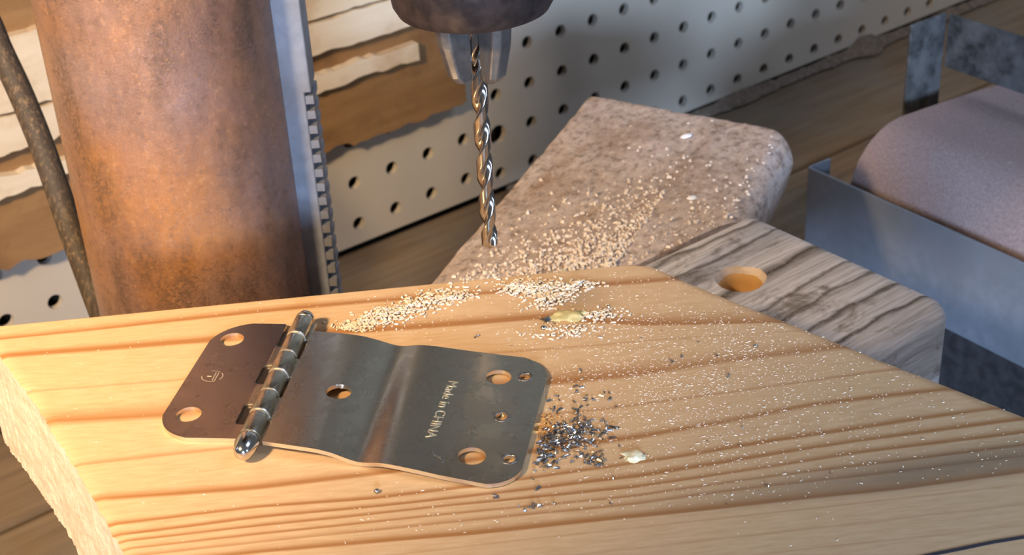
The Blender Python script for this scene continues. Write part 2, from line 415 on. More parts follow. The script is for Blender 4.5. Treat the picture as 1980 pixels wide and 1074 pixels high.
# chuck
BX, BY = -.0055, .3600
ch = empty('drill_chuck', (BX, BY, .0815))
tag(ch, 'dark drill chuck with three jaws gripping the twist bit', 'chuck')
obj('chuck_body', lathe(bmesh.new(), [(.012, .004), (.0178, .0002), (.0192, .0008), (.0204, .003), (.0212, .010), (.0212, .030), (.0195, .036), (.0195, .066)], 64), M_CHUCK, ch, smooth=35)
def jaw(az):
    bm = bmesh.new(); ca, sa = math.cos(az), math.sin(az)
    def ring(z, ri, ro, w):
        q = [(ri, -w * .45), (ro * .8, -w), (ro, -w * .6), (ro, w * .6), (ro * .8, w), (ri, w * .45)]
        return [bm.verts.new((x * ca - y * sa, x * sa + y * ca, z)) for x, y in q]
    R = [ring(.006, .0020, .0112, .0036), ring(-.008, .0020, .0098, .0034), ring(-.0165, .0020, .0078, .0031), ring(-.0185, .0022, .0060, .0024)]
    for a, b in zip(R, R[1:]):
        for i in range(6): bm.faces.new((a[i], a[(i + 1) % 6], b[(i + 1) % 6], b[i]))
    bm.faces.new(R[0]); bm.faces.new(R[-1]); bmesh.ops.recalc_face_normals(bm, faces=bm.faces[:])
    return bm
for az in (-40, 80, 200): obj('jaw', jaw(math.radians(az)), M_JAW, ch, bevel=.0004)
# twist drill bit
def twist(L, R, pitch, nz=220, na=40):
    bm = bmesh.new(); rings = []
    for k in range(nz + 1):
        z = L * k / nz; ph = 2 * PI * z / pitch; ring = []
        tip = max(0.0, 1 - z / (R * .7))
        for i in range(na):
            a = 2 * PI * i / na; c = math.cos(2 * (a - ph)); r = R
            g = max(0.0, (c + .15) / 1.15); r = R * (1 - .60 * g ** .75)
            r *= 1 - .97 * tip
            ring.append(bm.verts.new((r * math.cos(a), r * math.sin(a), z)))
        rings.append(ring)
    for a, b in zip(rings, rings[1:]):
        for i in range(na): bm.faces.new((a[i], a[(i + 1) % na], b[(i + 1) % na], b[i]))
    bm.faces.new(rings[0]); bm.faces.new(rings[-1]); bmesh.ops.recalc_face_normals(bm, faces=bm.faces[:])
    return bm
bit = obj('twist_drill_bit', twist(.066, .0022, .0215), M_BIT, None, (BX, BY, .0128), (0, 0, .9), smooth=50)
tag(bit, 'slim shiny steel twist drill bit hanging from the chuck', 'drill bit')
# work table hidden below the wood
tbl = empty('press_table', (.0, .37, -.079))
tag(tbl, 'grey iron drill press table carrying the old wood under the pine board', 'table')
obj('tabletop', lathe(bmesh.new(), [(.077, -.018), (.080, -.015), (.080, -.001), (.079, 0)], 64), M_IRON, tbl, smooth=35)
bm = bmesh.new(); box(bm, -.061, .01, .03, .075, -.055, -.019); obj('table_arm', bm, M_IRON, tbl, bevel=.004)
obj('table_collar', lathe(bmesh.new(), [(.0362, -.075), (.047, -.075), (.047, -.015), (.0362, -.015)], 48, (CX, CY - .37), loop=True), M_IRON, tbl, smooth=35)
# power cord
pts = [(-.215, .545, .12), (-.199, .528, .075), (-.1823, .5152, .0377), (-.1768, .5083, .0239), (-.1709, .5014, .0101), (-.1650, .4931, -.006), (-.1602, .4852, -.0217), (-.1562, .4782, -.0351), (-.1515, .4705, -.0496), (-.148, .4665, -.0642), (-.147, .477, -.10), (-.151, .515, -.145), (-.158, .555, -.178), (-.175, .565, -.1925), (-.21, .575, -.1945), (-.26, .60, -.1945)]
def smoothpts(p, n=6):
    out = []; p = [Vector(q) for q in p]
    for i in range(len(p) - 1):
        a, b, c, d = p[max(i - 1, 0)], p[i], p[i + 1], p[min(i + 2, len(p) - 1)]
        for k in range(n):
            t = k / n
            out.append(.5 * ((2 * b) + (c - a) * t + (2 * a - 5 * b + 4 * c - d) * t * t + (3 * b - a - 3 * c + d) * t ** 3))
    out.append(p[-1]); return out
cord = obj('power_cord', tube(bmesh.new(), smoothpts(pts), .0045, 18), M_CORD, smooth=60)
tag(cord, 'thick dark dusty power cord hanging behind the left side of the rusty column', 'cord')

# ------------------------------------------------------------------ belt sander at right
A0 = Vector((.1355, .6069, -.2)); SA = math.radians(-55.7)
sd = empty('belt_sander', A0, (0, 0, SA))     # x along the front guard, y away from the camera along the belt
tag(sd, 'belt sander with brown abrasive belt behind a grey sheet steel guard', 'belt sander')
bm = bmesh.new()
def sheet(bm, pts, z0, z1, t):
    """an open folded sheet: polyline in plan, thickened"""
    P = [Vector((x, y, 0)) for x, y in pts]; nrm = []
    for i in range(len(P)):
        d = Vector((0, 0, 0))
        if i: d += (P[i] - P[i - 1]).normalized()
        if i < len(P) - 1: d += (P[i + 1] - P[i]).normalized()
        d.normalize(); nrm.append(Vector((-d.y, d.x, 0)))
    out = [(p.x, p.y) for p in P] + [(p.x + n.x * t, p.y + n.y * t) for p, n in zip(P[::-1], nrm[::-1])]
    return prism(bm, out, z0, z1)
fg = obj('front_guard', sheet(bm, [(0, .0140), (0, .0012), (.0006, .0003), (.0014, 0), (.22, 0)], .064, .110, .0014), M_GALV, sd, bevel=.0003); fg['label'] = 'blue-grey sheet steel front guard'
# belt loop: profile in (y, z), extruded along x
prof = []
R = .031; cy, cz = .0405, .128 - R
for k in range(13):
    a = math.radians(255 - k * 165 / 12); prof.append((cy + R * math.cos(a), cz + R * math.sin(a)))
prof += [(.09, .1255), (.15, .1195), (.215, .112)]
for k in range(1, 10):
    a = math.radians(90 - k * 180 / 10); prof.append((.215 + .026 * math.cos(a), .086 + .026 * math.sin(a)))
prof += [(.215, .060), (.12, .0625)]
bm = bmesh.new(); x0, x1 = .017, .175; nP = len(prof)
cen = Vector((.12, .092))
rows = []
for x in (x0, x1):
    for sc in (0, 1):
        rows.append([bm.verts.new((x, y - (y - cen.x) * .012 * sc * 2, z - (z - cen.y) * .04 * sc)) for y, z in prof])
o0, i0, o1, i1 = rows
for i in range(nP):
    j = (i + 1) % nP
    bm.faces.new((o0[i], o0[j], o1[j], o1[i])); bm.faces.new((i0[i], i1[i], i1[j], i0[j]))
    bm.faces.new((o0[i], i0[i], i0[j], o0[j])); bm.faces.new((o1[i], o1[j], i1[j], i1[i]))
bmesh.ops.recalc_face_normals(bm, faces=bm.faces[:])
obj('sanding_belt', bm, M_BELT, sd, smooth=40)
for (y, z, r) in ((cy, cz, .0285), (.215, .086, .0235)):
    obj('roller', lathe(bmesh.new(), [(r, .019), (r, .173)], 40, (y, z), 'X'), M_JAW, sd, smooth=40)
bm = bmesh.new(); box(bm, .03, .165, .06, .20, .06, .108); box(bm, .002, .20, .006, .24, .0, .0625); obj('frame_and_shade_base', bm, M_IRON, sd, bevel=.003)  # lower box is a dark mass added for the shade below the guard
rg = obj('rear_guard', sheet(sheet(bmesh.new(), [(.0, .064), (0, .088)], .080, .1605, .0016), [(.0017, .0872), (.19, .0872)], .1345, .1605, .0016), M_SHEET, sd, bevel=.0004); rg['label'] = 'dark dusty sheet steel dust hood'

# ------------------------------------------------------------------ old grey plank with a drilled hole
PA = math.atan2(.6022, .7984)
pl_end = (Vector((.0842, .4726, 0)) + Vector((.1378, .4017, 0))) / 2
def rounded_box_bm(x0, x1, y0, y1, z0, z1, r, seg=4, wob=0, cuts=0, seed=0):
    bm = bmesh.new(); box(bm, x0, x1, y0, y1, z0, z1)
    bmesh.ops.bevel(bm, geom=bm.edges[:], offset=r, segments=seg, affect='EDGES', profile=.5, clamp_overlap=True)
    return bm
plank = empty('grey_plank', (pl_end.x, pl_end.y, -.078), (0, 0, PA))
tag(plank, 'weathered grey plank with a drilled hole, sticking out from under the pine board', 'plank')
def plank_mesh():
    bm = bmesh.new(); Lp, w, h, r = .23, .0445, .038, .006
    hx, hy, hr = -.0355, .0125, .0068
    # top outline with a hole, filled by the curve-free ring method
    prof = []      # cross-section around the long axis, rounded
    for cxx, cyy, a0 in ((w - r, h - r, 0), (-w + r, h - r, 90), (-w + r, r, 180), (w - r, r, 270)):
        for k in range(6):
            a = math.radians(a0 + k * 18); prof.append((cxx + r * math.cos(a), cyy + r * math.sin(a)))
    n = len(prof); nx = 90; rings = []
    for i in range(nx + 1):
        x = -Lp + Lp * i / nx; ring = []
        for (y, z) in prof:
            e = max(0.0, (x + .0022) / .0022); sh = 1 - .035 * e * e
            dx = .0006 * noise.noise(Vector((y * 140, z * 140, 3))) if i == nx else 0
            # notch where the wide crack meets the end
            if i >= nx - 1 and abs(y - .0075) < .0035 and z > .03: dx -= .0012; 
            wz = .0003 * noise.noise(Vector((x * 60, y * 300, 1))) + .00025 * noise.noise(Vector((x * 200, y * 900, 5)))
            ring.append(bm.verts.new((x + dx, y * sh, h / 2 + (z - h / 2) * sh + wz)))
        rings.append(ring)
    for a, b in zip(rings, rings[1:]):
        for i in range(n): bm.faces.new((a[i], a[(i + 1) % n], b[(i + 1) % n], b[i]))
    bm.faces.new(rings[0]); bm.faces.new(rings[-1])
    bmesh.ops.recalc_face_normals(bm, faces=bm.faces[:])
    return bm, (hx, hy, hr, h)
bm, (hx, hy, hr, h) = plank_mesh()
pbody = obj('plank_body', bm, M_PLANK, plank, smooth=45)
# bore the hole for real
cb = lathe(bmesh.new(), [(hr * .93, h * .12), (hr, h - .005), (hr * 1.06, h - .0022), (hr * 1.32, h + .0006), (hr * 1.35, h + .01)], 28, (hx, hy))
for v in cb.verts:
    d = Vector((v.co.x - hx, v.co.y - hy)); w = 1 + .10 * noise.noise(Vector((d.normalized().x * 1.3, d.normalized().y * 1.3, 4))) + (.05 * noise.noise(Vector((v.co.x * 900, v.co.y * 900, 0))) if v.co.z > h - .003 else 0)
    v.co.x, v.co.y = hx + d.x * w, hy + d.y * w
cme = bpy.data.meshes.new('cut'); cb.to_mesh(cme); cb.free()
def boolean(target, cutter_me, mw=None):
    c = bpy.data.objects.new('cutter', cutter_me); COL.objects.link(c); c.matrix_world = target.matrix_world if mw is None else mw
    bpy.context.view_layer.update()
    c.parent = target.parent
    md = target.modifiers.new('hole', 'BOOLEAN'); md.object = c; md.solver = 'EXACT'; md.operation = 'DIFFERENCE'; md.material_mode = 'TRANSFER'
    bpy.context.view_layer.update()
    dg = bpy.context.evaluated_depsgraph_get()
    me = bpy.data.meshes.new_from_object(target.evaluated_get(dg), preserve_all_data_layers=True, depsgraph=dg)
    target.modifiers.clear(); target.data = me; bpy.data.objects.remove(c)
cme.materials.append(M_FRESH); cme.materials.append(M_PALE)
for q in cme.polygons:
    if .0045 + q.center.z > h and abs(q.normal.z) < .95: q.material_index = 1 if q.center.z > h - .0016 else 0
c_mw = Matrix.Identity(4)
boolean(pbody, cme, c_mw)
for p in pbody.data.polygons: p.use_smooth = True
pbody.data.set_sharp_from_angle(angle=math.radians(40))

# ------------------------------------------------------------------ rear block
RB = Vector((.0385, .5925, -.078)); ra = math.radians(-33.5)
rb = empty('dusty_block', RB, (0, 0, ra))      # x to the right along its far edge, y away from the camera
tag(rb, 'dusty old wood block strewn with sawdust, behind the drill bit', 'wood block')
SKEW = .18       # the block is not sawn square
def block_bm():
    W_, h, r = .0935, .0365, .011
    bm = bmesh.new(); nx, ny = 56, 70
    # top surface grid (x 0..W, y -D..0) rounded over to the right, cut slanting at the front by the plank's edge
    pr = [(0, 0), (0, h - .0020), (.0004, h - .0008), (.0014, h - .0001), (.003, h)]
    pr += [(x, h) for x in [.003 + (W_ - .011 - .003) * i / 40 for i in range(1, 41)]]
    pr += [(W_ - .011 + .011 * math.sin(math.radians(a)), h - .011 * (1 - math.cos(math.radians(a)))) for a in range(10, 91, 10)]
    pr += [(W_ - .0035, h * .3), (W_ - .013, 0)]
    Cx, Sx = math.cos(ra), math.sin(ra)
    def front(x):       # local y of the plank's rear edge line
        # plank edge: point (.0842,.4726), direction WD ; solve for y with world p = RB + x*ex + y*ey
        ex = Vector((Cx, Sx, 0)); ey = Vector((-Sx, Cx, 0)); nn = Vector((-WD.y, WD.x, 0))
        q = Vector((.0842, .4726, 0)) + nn * .0006
        b = RB + ex * x; return ((q - b).dot(nn)) / (ey - ex * SKEW).dot(nn)
    rows = []
    for j in range(ny + 1):
        row = []
        for (x, z) in pr:
            skew = .0
            yf = front(x); yb = 0 + (.0 if x < W_ - .012 else -(1 - math.cos((x - W_ + .012) / .012 * PI / 2)) * .006)
            t = j / ny; y = yf + (yb - yf) * t
            e = max(0.0, 1 - (yb - y) / .003)
            zz = z - (.0014 * e * e if z > h * .6 else 0)
            w = (.0009 * noise.noise(Vector((x * 60, y * 60, 2))) + .0006 * noise.noise(Vector((x * 260, y * 160, 7)))) * (1 if z > h * .5 else .3)
            row.append(bm.verts.new((x - SKEW * y, y, max(0, zz + w) if z > 0 else 0)))
        rows.append(row)
    n = len(pr)
    for a, b in zip(rows, rows[1:]):
        for i in range(n - 1): bm.faces.new((a[i], a[i + 1], b[i + 1], b[i]))
        bm.faces.new((a[n - 1], a[0], b[0], b[n - 1]))
    bm.faces.new(rows[0]); bm.faces.new(rows[-1])
    bmesh.ops.recalc_face_normals(bm, faces=bm.faces[:])
    return bm
obj('block_body', block_bm(), M_BLOCK, rb, smooth=50)

# ------------------------------------------------------------------ pine board
BA = Vector((-.14138, .35506, 0)); BE = Vector((.99713, .07576, 0)); BN = Vector((.07576, -.99713, 0))
def st(s, t, z=0.0): return BA + BE * (s / 1000) + BN * (t / 1000) + Vector((0, 0, z))
LINES = [  # canonical mm, (s, t) samples, width before, width after, strength
    (4.8, [(0, 6.4), (71, 5.1), (113, 5.6), (143, 7.6), (161, 8.4), (181, 9.2)], 2.0, .9, .75),
    (20.5, [(0, 14.9), (51, 17.2), (101, 20.7), (147, 23.0), (173, 31.5), (211, 37.5)], 3.2, 1.2, .85),
    (39, [(0, 34), (100, 37), (172, 39.5), (214, 42)], .9, .3, .35),
    (50, [(0, 47), (49, 51), (100, 53.5), (169, 54.6), (194, 52.4), (223, 51.6)], 3.8, 1.6, .62),
    (68, [(0, 69), (30, 68.5), (66, 68), (120, 68), (160, 68), (240, 63.5)], 1.2, .6, .45),
    (84.5, [(0, 82), (36, 82.5), (74, 84.9), (105, 84), (164, 80.5), (186, 78.1), (206, 75.0), (244, 74.3)], 2.2, .8, .75),
    (93, [(0, 92.2), (41, 92.5), (75, 92), (101, 93.3), (123, 92.9), (162, 90.6), (194, 87.8), (228, 85.2), (251, 84)], 1.1, .35, .85),
    (96.2, [(0, 96.8), (43, 96.8), (75, 95.7), (109, 96.4), (161, 95.6), (182, 93.7), (213, 91), (252, 89.6)], .9, .3, .85),
    (99, [(0, 99.8), (75, 98.7), (160, 99.2), (211, 95.6), (250, 94.6)], .9, .3, .8),
    (102.3, [(0, 102.6), (75, 101.5), (160, 102.5), (190, 100.6), (249, 99.2)], .8, .3, .65),
    (104.6, [(0, 105), (75, 104.4), (160, 105), (190, 104), (247, 103.3)], .7, .3, .55),
    (108.5, [(0, 108), (75, 107.5), (121, 109.4), (159, 109.8), (194, 109.7), (217, 109.9), (245, 108.6)], 1.6, .5, .8),
    (114, [(0, 114), (250, 113)], .5, .3, .25), (121, [(0, 121), (250, 119.5)], .5, .3, .22), (127, [(0, 127.5), (250, 126)], .5, .3, .2)]
def canon(s, t):
    xs = [-8.0]; ys = [-8.0]
    for c, p, *_ in LINES:
        xs.append(lerp(min(max(s, p[0][0]), p[-1][0]), [q[0] for q in p], [q[1] for q in p])); ys.append(c)
    xs.append(xs[-1] + 40); ys.append(ys[-1] + 40)
    return lerp(t, xs, ys)
def late(c, s):
    f = 0
    for (l, _, w0, w1, k) in LINES:
        d = c - l
        k2 = k * 1.9 * (.85 + .35 * noise.noise(Vector((s * .018, l * 3.1, 4))))
        if d < 0: f = max(f, min(1, k2 * max(0, 1 + d / (w0 * 1.7)) ** 1.7))
        else: f = max(f, min(1, k2 * max(0, 1 - d / (w1 * 1.4))))
    return f
LT = [-3, 15.4, 26.5, 42.4, 56.9, 70.7, 89.5, 103.8, 135]; LS = [-7.5, 2.9, 8.9, 17.5, 24.3, 31.2, 39.7, 46.0, 59.7]
RT_ = [-1.2, -.2, .9, 3.6, 12.5, 34.7, 47, 59.9, 72.8, 88.4, 140]; RS = [174.5, 178.4, 181.2, 183.6, 190.0, 208.6, 219.0, 229.3, 240.6, 253.7, 297]
pine = empty('pine_board', (BA.x, BA.y, -.0395))
tag(pine, 'fresh pine board with an angled cut end, in front, carrying the metal hinge', 'board')
def pine_mesh():
    nt, ns = 470, 110; T0, T1, TH = -1.3, 140.0, .0392
    verts = []; uv = []; lt = []; sn = []; faces = []; mats = []
    for j in range(nt + 1):
        t = T0 + (T1 - T0) * j / nt
        sl = lerp(t, LT, LS) + .55 * noise.noise(Vector((t * .35, 0, 0))) + .35 * noise.noise(Vector((t * 1.3, 0, 9)))
        sr = lerp(t, RT_, RS) + .35 * noise.noise(Vector((t * .3, 5, 0)))
        for i in range(ns + 1):
            s = sl + (sr - sl) * i / ns
            tt = t + (.25 * noise.noise(Vector((s * .05, 1, 1))) - .0 if j == 0 else 0)
            c = canon(s, tt + .35 * noise.noise(Vector((s * .03, tt * .2, 2))))
            # edges broken by a small round-over
            e = min((t - T0), (s - sl) * .6 + .05, (sr - s) * .6 + .05); z = -.0005 * max(0, 1 - e / .7) ** 2
            p = st(s, tt, z); verts.append(p - Vector((BA.x, BA.y, -.0395)))
            uv.append((s / 100, c / 100)); lt.append(late(c, s))
            dz = math.exp(-((c - 106 + (s - 190) * .02) / 4.2) ** 2) * max(0, min(1, (s - 150) / 70)) * .75
            dz += .5 * math.exp(-(((s - 158) / 9) ** 2 + ((tt - 13) / 9) ** 2))
            sn.append(min(1, dz))
    W_ = ns + 1
    for j in range(nt):
        for i in range(ns):
            faces.append((j * W_ + i, (j + 1) * W_ + i, (j + 1) * W_ + i + 1, j * W_ + i + 1)); mats.append(0)
    top = len(verts)
    # perimeter, dropped in two steps
    per = [i for i in range(W_)] + [j * W_ + ns for j in range(1, nt + 1)] + [nt * W_ + i for i in range(ns - 1, -1, -1)] + [j * W_ for j in range(nt - 1, 0, -1)]
    side = [0] * ns + [0] * nt + [0] * ns + [1] * nt
    prev = per; base = None
    for st_ in range(1, 15):
        cur = []
        for q, i in enumerate(per):
            v = verts[i].copy(); v.z = .0395 - TH * st_ / 14
            left = side[min(q, len(side) - 1)] == 1
            if left:
                v.x -= .0009 * (st_ / 14) - .0005 * noise.noise(Vector((v.y * 420, v.z * 420, 3))); v.y += .0002
            cur.append(len(verts)); verts.append(v); uv.append((uv[i][0], uv[i][1] + st_ * .03)); lt.append(lt[i] * .8); sn.append(0)
        for q in range(len(per)):
            r = (q + 1) % len(per)
            faces.append((prev[r], prev[q], cur[q], cur[r])); mats.append(side[q])
        prev = cur
    faces.append(tuple(prev)); mats.append(0)
    me = bpy.data.meshes.new('board_body'); me.from_pydata([tuple(v) for v in verts], [], faces)
    me.materials.append(M_PINE); me.materials.append(M_PEND)
    me.polygons.foreach_set('material_index', mats)
    u = me.uv_layers.new(name='grain')
    vi = [0] * len(me.loops); me.loops.foreach_get('vertex_index', vi)
    u.data.foreach_set('uv', [c for i in vi for c in uv[i]])
    for nm, dat in (('late', lt), ('stain', sn)):
        a = me.attributes.new(nm, 'FLOAT', 'POINT'); a.data.foreach_set('value', dat)
    me.polygons.foreach_set('use_smooth', [True] * len(me.polygons)); me.set_sharp_from_angle(angle=math.radians(50))
    return me
link('board_body', pine_mesh(), None, pine)
# marker stroke near the front edge
mk = bmesh.new(); seq = [(205, 134.0), (210, 133.1), (215.6, 132.2), (222.6, 131.4), (229.6, 130.5), (236.5, 130.0), (246, 129.2), (258, 128.6)]
up_, lo_ = [], []
for s, t in seq:
    w = .42 + .12 * rnd.random()
    up_.append(mk.verts.new(st(s, t - w, .00012))); lo_.append(mk.verts.new(st(s, t + w, .00012)))
for i in range(len(seq) - 1): mk.faces.new((up_[i], lo_[i], lo_[i + 1], up_[i + 1]))
r_ = bmesh.ops.extrude_face_region(mk, geom=mk.faces[:])
for v in [g for g in r_['geom'] if isinstance(g, bmesh.types.BMVert)]: v.co.z -= .0004
bmesh.ops.recalc_face_normals(mk, faces=mk.faces[:])
o = obj('marker_line', mk, M_MARK, pine, loc=(-BA.x, -BA.y, .0395)); o['label'] = 'dark marker line'

# ------------------------------------------------------------------ the hinge
HO = Vector((-.06589, .2853, 0)); HU = Vector((.15834, .98738, 0)); HA = math.atan2(HU.y, HU.x) - PI / 2
hinge = empty('cabinet_hinge', HO, (0, 0, HA))     # x across, y along the pin
tag(hinge, 'plated steel cabinet hinge lying on the pine board, stamped Made in CHINA', 'hinge')
PX = [-30, -3, 2, 13, 18, 22, 26, 28, 30, 33, 36, 42, 58, 70]; PZ = [1.15, 1.2, 3.3, 3.4, 3.2, 2.5, 1.5, 1.25, 1.6, 2.35, 2.5, 2.3, 1.4, 1.2]
def prof_z(x):
    # smooth the profile a little
    return sum(lerp(x + d, PX, PZ) * w for d, w in ((-2, .08), (-1.2, .14), (-.6, .18), (0, .2), (.6, .18), (1.2, .14), (2, .08))) / 1000 if x > 3 else lerp(x, PX, PZ) / 1000
def catmull(pts, n=6):
    out = []; L = len(pts)
    for i in range(L):
        a, b, c, d = (Vector(pts[(i + k) % L]) for k in (-1, 0, 1, 2))
        for k in range(n):
            t = k / n; out.append(.5 * ((2 * b) + (c - a) * t + (2 * a - 5 * b + 4 * c - d) * t * t + (3 * b - a - 3 * c + d) * t ** 3))
    return [(v.x, v.y) for v in out]
def round_poly(pts, n=8):
    """pts: (x, y, r); rounds each corner"""
    out = []; L = len(pts)
    for i, (x, y, r) in enumerate(pts):
        p = Vector((x, y)); a = Vector(pts[i - 1][:2]); b = Vector(pts[(i + 1) % L][:2])
        if r <= 0: out.append((x, y)); continue
        da = (a - p).normalized(); db = (b - p).normalized(); half = da.angle(db) / 2
        d = min(r / math.tan(half), (a - p).length * .49, (b - p).length * .49)
        s, e = p + da * d, p + db * d
        for k in range(n + 1):
            t = k / n; out.append(tuple((1 - t) ** 2 * s + 2 * t * (1 - t) * (p * .6 + (s + e) * .2) + t * t * e))
    return out
def leaf(outer, holes, cuts):
    cu = bpy.data.curves.new('c', 'CURVE'); cu.dimensions = '2D'; cu.fill_mode = 'BOTH'
    for ring in [outer] + holes:
        sp = cu.splines.new('POLY'); sp.points.add(len(ring) - 1); sp.use_cyclic_u = True
        for p, q in zip(sp.points, ring): p.co = (q[0], q[1], 0, 1)      # kept in millimetres here
    co = bpy.data.objects.new('c', cu); COL.objects.link(co); bpy.context.view_layer.update()
    dg = bpy.context.evaluated_depsgraph_get(); me = bpy.data.meshes.new_from_object(co.evaluated_get(dg))
    bpy.data.objects.remove(co)
    bm = bmesh.new(); bm.from_mesh(me)
    bmesh.ops.remove_doubles(bm, verts=bm.verts[:], dist=.001)
    dead = [f for f in bm.faces if f.calc_area() < 1e-9]
    if dead: bmesh.ops.delete(bm, geom=dead, context='FACES')
    for x in cuts:
        bmesh.ops.bisect_plane(bm, geom=bm.verts[:] + bm.edges[:] + bm.faces[:], plane_co=(x, 0, 0), plane_no=(1, 0, 0))
    for f in bm.faces:
        if f.normal.z < 0: f.normal_flip()
    for v in bm.verts:
        v.co = Vector((v.co.x / 1000, v.co.y / 1000, prof_z(v.co.x)))
    return bm
def circ(x, y, r, n=28, sq=1.0): return [(x + r * math.cos(2 * PI * k / n), y + r * sq * math.sin(2 * PI * k / n)) for k in range(n)]
KN = 6; K0, K1 = 5.6, 58.2; KL = (K1 - K0) / KN
def solid(o, t=.0011, bev=.00022):
    o.data.materials.append(M_RIM_GLINT); s = o.modifiers.new('thick', 'SOLIDIFY'); s.thickness = t; s.offset = -1; s.material_offset_rim = 1
    b = o.modifiers.new('bevel', 'BEVEL'); b.width = bev; b.segments = 2; b.limit_method = 'ANGLE'; b.angle_limit = math.radians(60)
    o.modifiers.new('normals', 'WEIGHTED_NORMAL').keep_sharp = False
# frame leaf (left)
out = [(-24.9, 14.0, 8.5), (-22.6, 8.3, 0)]
out = round_poly([(-25.4, 8.0, 8.5), (-3.6, 8.6, 0.0), (-1.6, 8.6, 0)], 10)
right = [(-1.6, 8.6)]
for k in range(KN):            # slots opposite every second knuckle
    y0 = K0 + k * KL; y1 = y0 + KL
    if k % 2 == 1:
        right += [(-1.6, y0 - .2), (-5.2, y0 + .0), (-5.9, y0 + .6), (-5.9, y1 - .6), (-5.2, y1 - .1), (-1.6, y1 + .0)] if k < KN - 1 else [(-1.6, y0 - .2), (-4.6, y0), (-5.2, y0 + .7), (-5.0, 60.6)]
outer = round_poly([(-25.4, 8.0, 8.5), (-2.0, 8.5, .3)] + [(x, y, .5) for x, y in right[1:]] + [(-23.4, 60.4, 10.5)], 8)
bm = leaf(outer, [circ(-17.9, 52.3, 3.15), circ(-18.6, 17.8, 3.15)], [-20, -12, -6, -3])
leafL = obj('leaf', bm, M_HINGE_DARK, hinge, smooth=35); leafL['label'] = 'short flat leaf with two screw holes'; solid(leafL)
# overlay leaf (right) with the offset bend
lt_ = [(2.0, 5.2, 0), (12, 3.6, 0), (21.2, 2.4, 0), (27.6, 1.0, 0), (34.2, -.6, 0), (48, -3.6, 0), (66.0, -6.6, 6.5), (68.3, 46.6, 8.0), (45.8, 48.6, 0), (33.4, 50.2, 0), (24, 51.6, 0), (14, 53, 0), (2.0, 54.4, 0)]
notch = []
for k in reversed(range(KN)):
    y0 = K0 + k * KL; y1 = y0 + KL
    if k % 2 == 0 and k > 0: notch += [(2.0, y1, 0), (3.9, y1 - .1, .4), (3.9, y0 + .1, .4), (2.0, y0, 0)]
    elif k == 0: notch += [(2.0, y1, 0), (3.9, y1 - .1, .4), (3.9, 5.0, 0)]
outer = round_poly([(3.9, 5.0, 0)] + lt_[1:] + notch[:-1], 10)
holes = [circ(17.4, 26.7, 3.1), circ(55.8, 37.6, 3.2), circ(54.1, 4.5, 3.3), circ(62.3, 38.4, 1.55, 14), circ(58.8, 20.9, 1.6, 14), circ(62.9, 4.3, 1.5, 14)]
bm = leaf(outer, holes, [3, 4] + [5 + .8 * k for k in range(50)] + [46, 48, 50, 53, 56, 60, 64])
leafR = obj('leaf', bm, M_HINGE, hinge, smooth=35); leafR['label'] = 'long bent leaf with lettering and drilled holes'; solid(leafR)
for (x, y, r) in ((62.3, 38.4, 1.75), (58.8, 20.9, 1.85), (62.9, 4.3, 1.75)):
    b2 = bmesh.new(); n1, n2 = 26, 6; R_ = []
    for i in range(n1):
        a = 2 * PI * i / n1; wob = 1 + .14 * noise.noise(Vector((math.cos(a) * 2, math.sin(a) * 2, x)))
        R_.append([b2.verts.new(((x + (r * wob + .34 * math.cos(2 * PI * k / n2)) * math.cos(a)) / 1000, (y + (r * wob + .34 * math.cos(2 * PI * k / n2)) * math.sin(a)) / 1000, prof_z(x) + (.20 * wob * math.sin(2 * PI * k / n2)) / 1000)) for k in range(n2)])
    for i in range(n1):
        for k in range(n2): b2.faces.new((R_[i][k], R_[i][(k + 1) % n2], R_[(i + 1) % n1][(k + 1) % n2], R_[(i + 1) % n1][k]))
    bmesh.ops.recalc_face_normals(b2, faces=b2.faces[:])
    obj('drill_burr', b2, M_BURR, leafR, smooth=60)
# knuckles and pin
for k in range(KN):
    y0 = K0 + k * KL + .22; y1 = y0 + KL - .44; rr = 2.7 if k % 2 else 2.6
    prof_k = [(rr - .5, y0), (rr - .12, y0 + .1), (rr, y0 + .4), (rr, y1 - .4), (rr - .12, y1 - .1), (rr - .5, y1)]
    bm = lathe(bmesh.new(), [(a / 1000, b / 1000) for a, b in prof_k], 32, (.0006, .0034), 'Y')
    for f in bm.faces:
        yc = f.calc_center_median().y * 1000
        if yc < y0 + .32 or yc > y1 - .32: f.material_index = 1
    ko = obj('knuckle', bm, M_HINGE, hinge, smooth=35); ko.data.materials.append(M_RIM_GLINT)
    # tongue that ties the rolled knuckle to its leaf
    bm = bmesh.new()
    if k % 2 == 1:
        box(bm, .0008, .0042, (y0 + .1) / 1000, (y1 - .1) / 1000, .0024, .0034)
    else:
        box(bm, -.0052 if k else -.003, -.0004, (max(y0, 8.8) + .1) / 1000, (y1 - .1) / 1000, .0003, .0013)
    obj('knuckle_tongue', bm, M_HINGE, hinge, bevel=.0002)
    if k % 2 == 1:
        bm = bmesh.new(); box(bm, -.0056, -.0008, (y0 + .1) / 1000, (y1 - .1) / 1000, .0001, .0005); obj('slot_shade_strip', bm, M_SLOT_SHADE, hinge)  # dark strip added in place of the shade inside the slot
obj('pin', lathe(bmesh.new(), [(.0016, .0035), (.0016, .060)], 24, (.0006, .0034), 'Y'), M_BRIGHT, hinge, smooth=40)
tip = [(2.3, 5.6), (2.8, 5.2), (2.9, 4.2), (2.8, 2.6), (2.5, 1.0), (1.9, -.3), (1.1, -1.0), (.3, -1.2)]
obj('pin_tip', lathe(bmesh.new(), [(a / 1000, b / 1000) for a, b in tip], 36, (.0006, .0034), 'Y'), M_BRIGHT, hinge, smooth=60)
tip2 = [(2.3, 58.3), (2.6, 58.6), (2.6, 59.6), (2.2, 60.8), (1.3, 61.6), (.3, 61.8)]
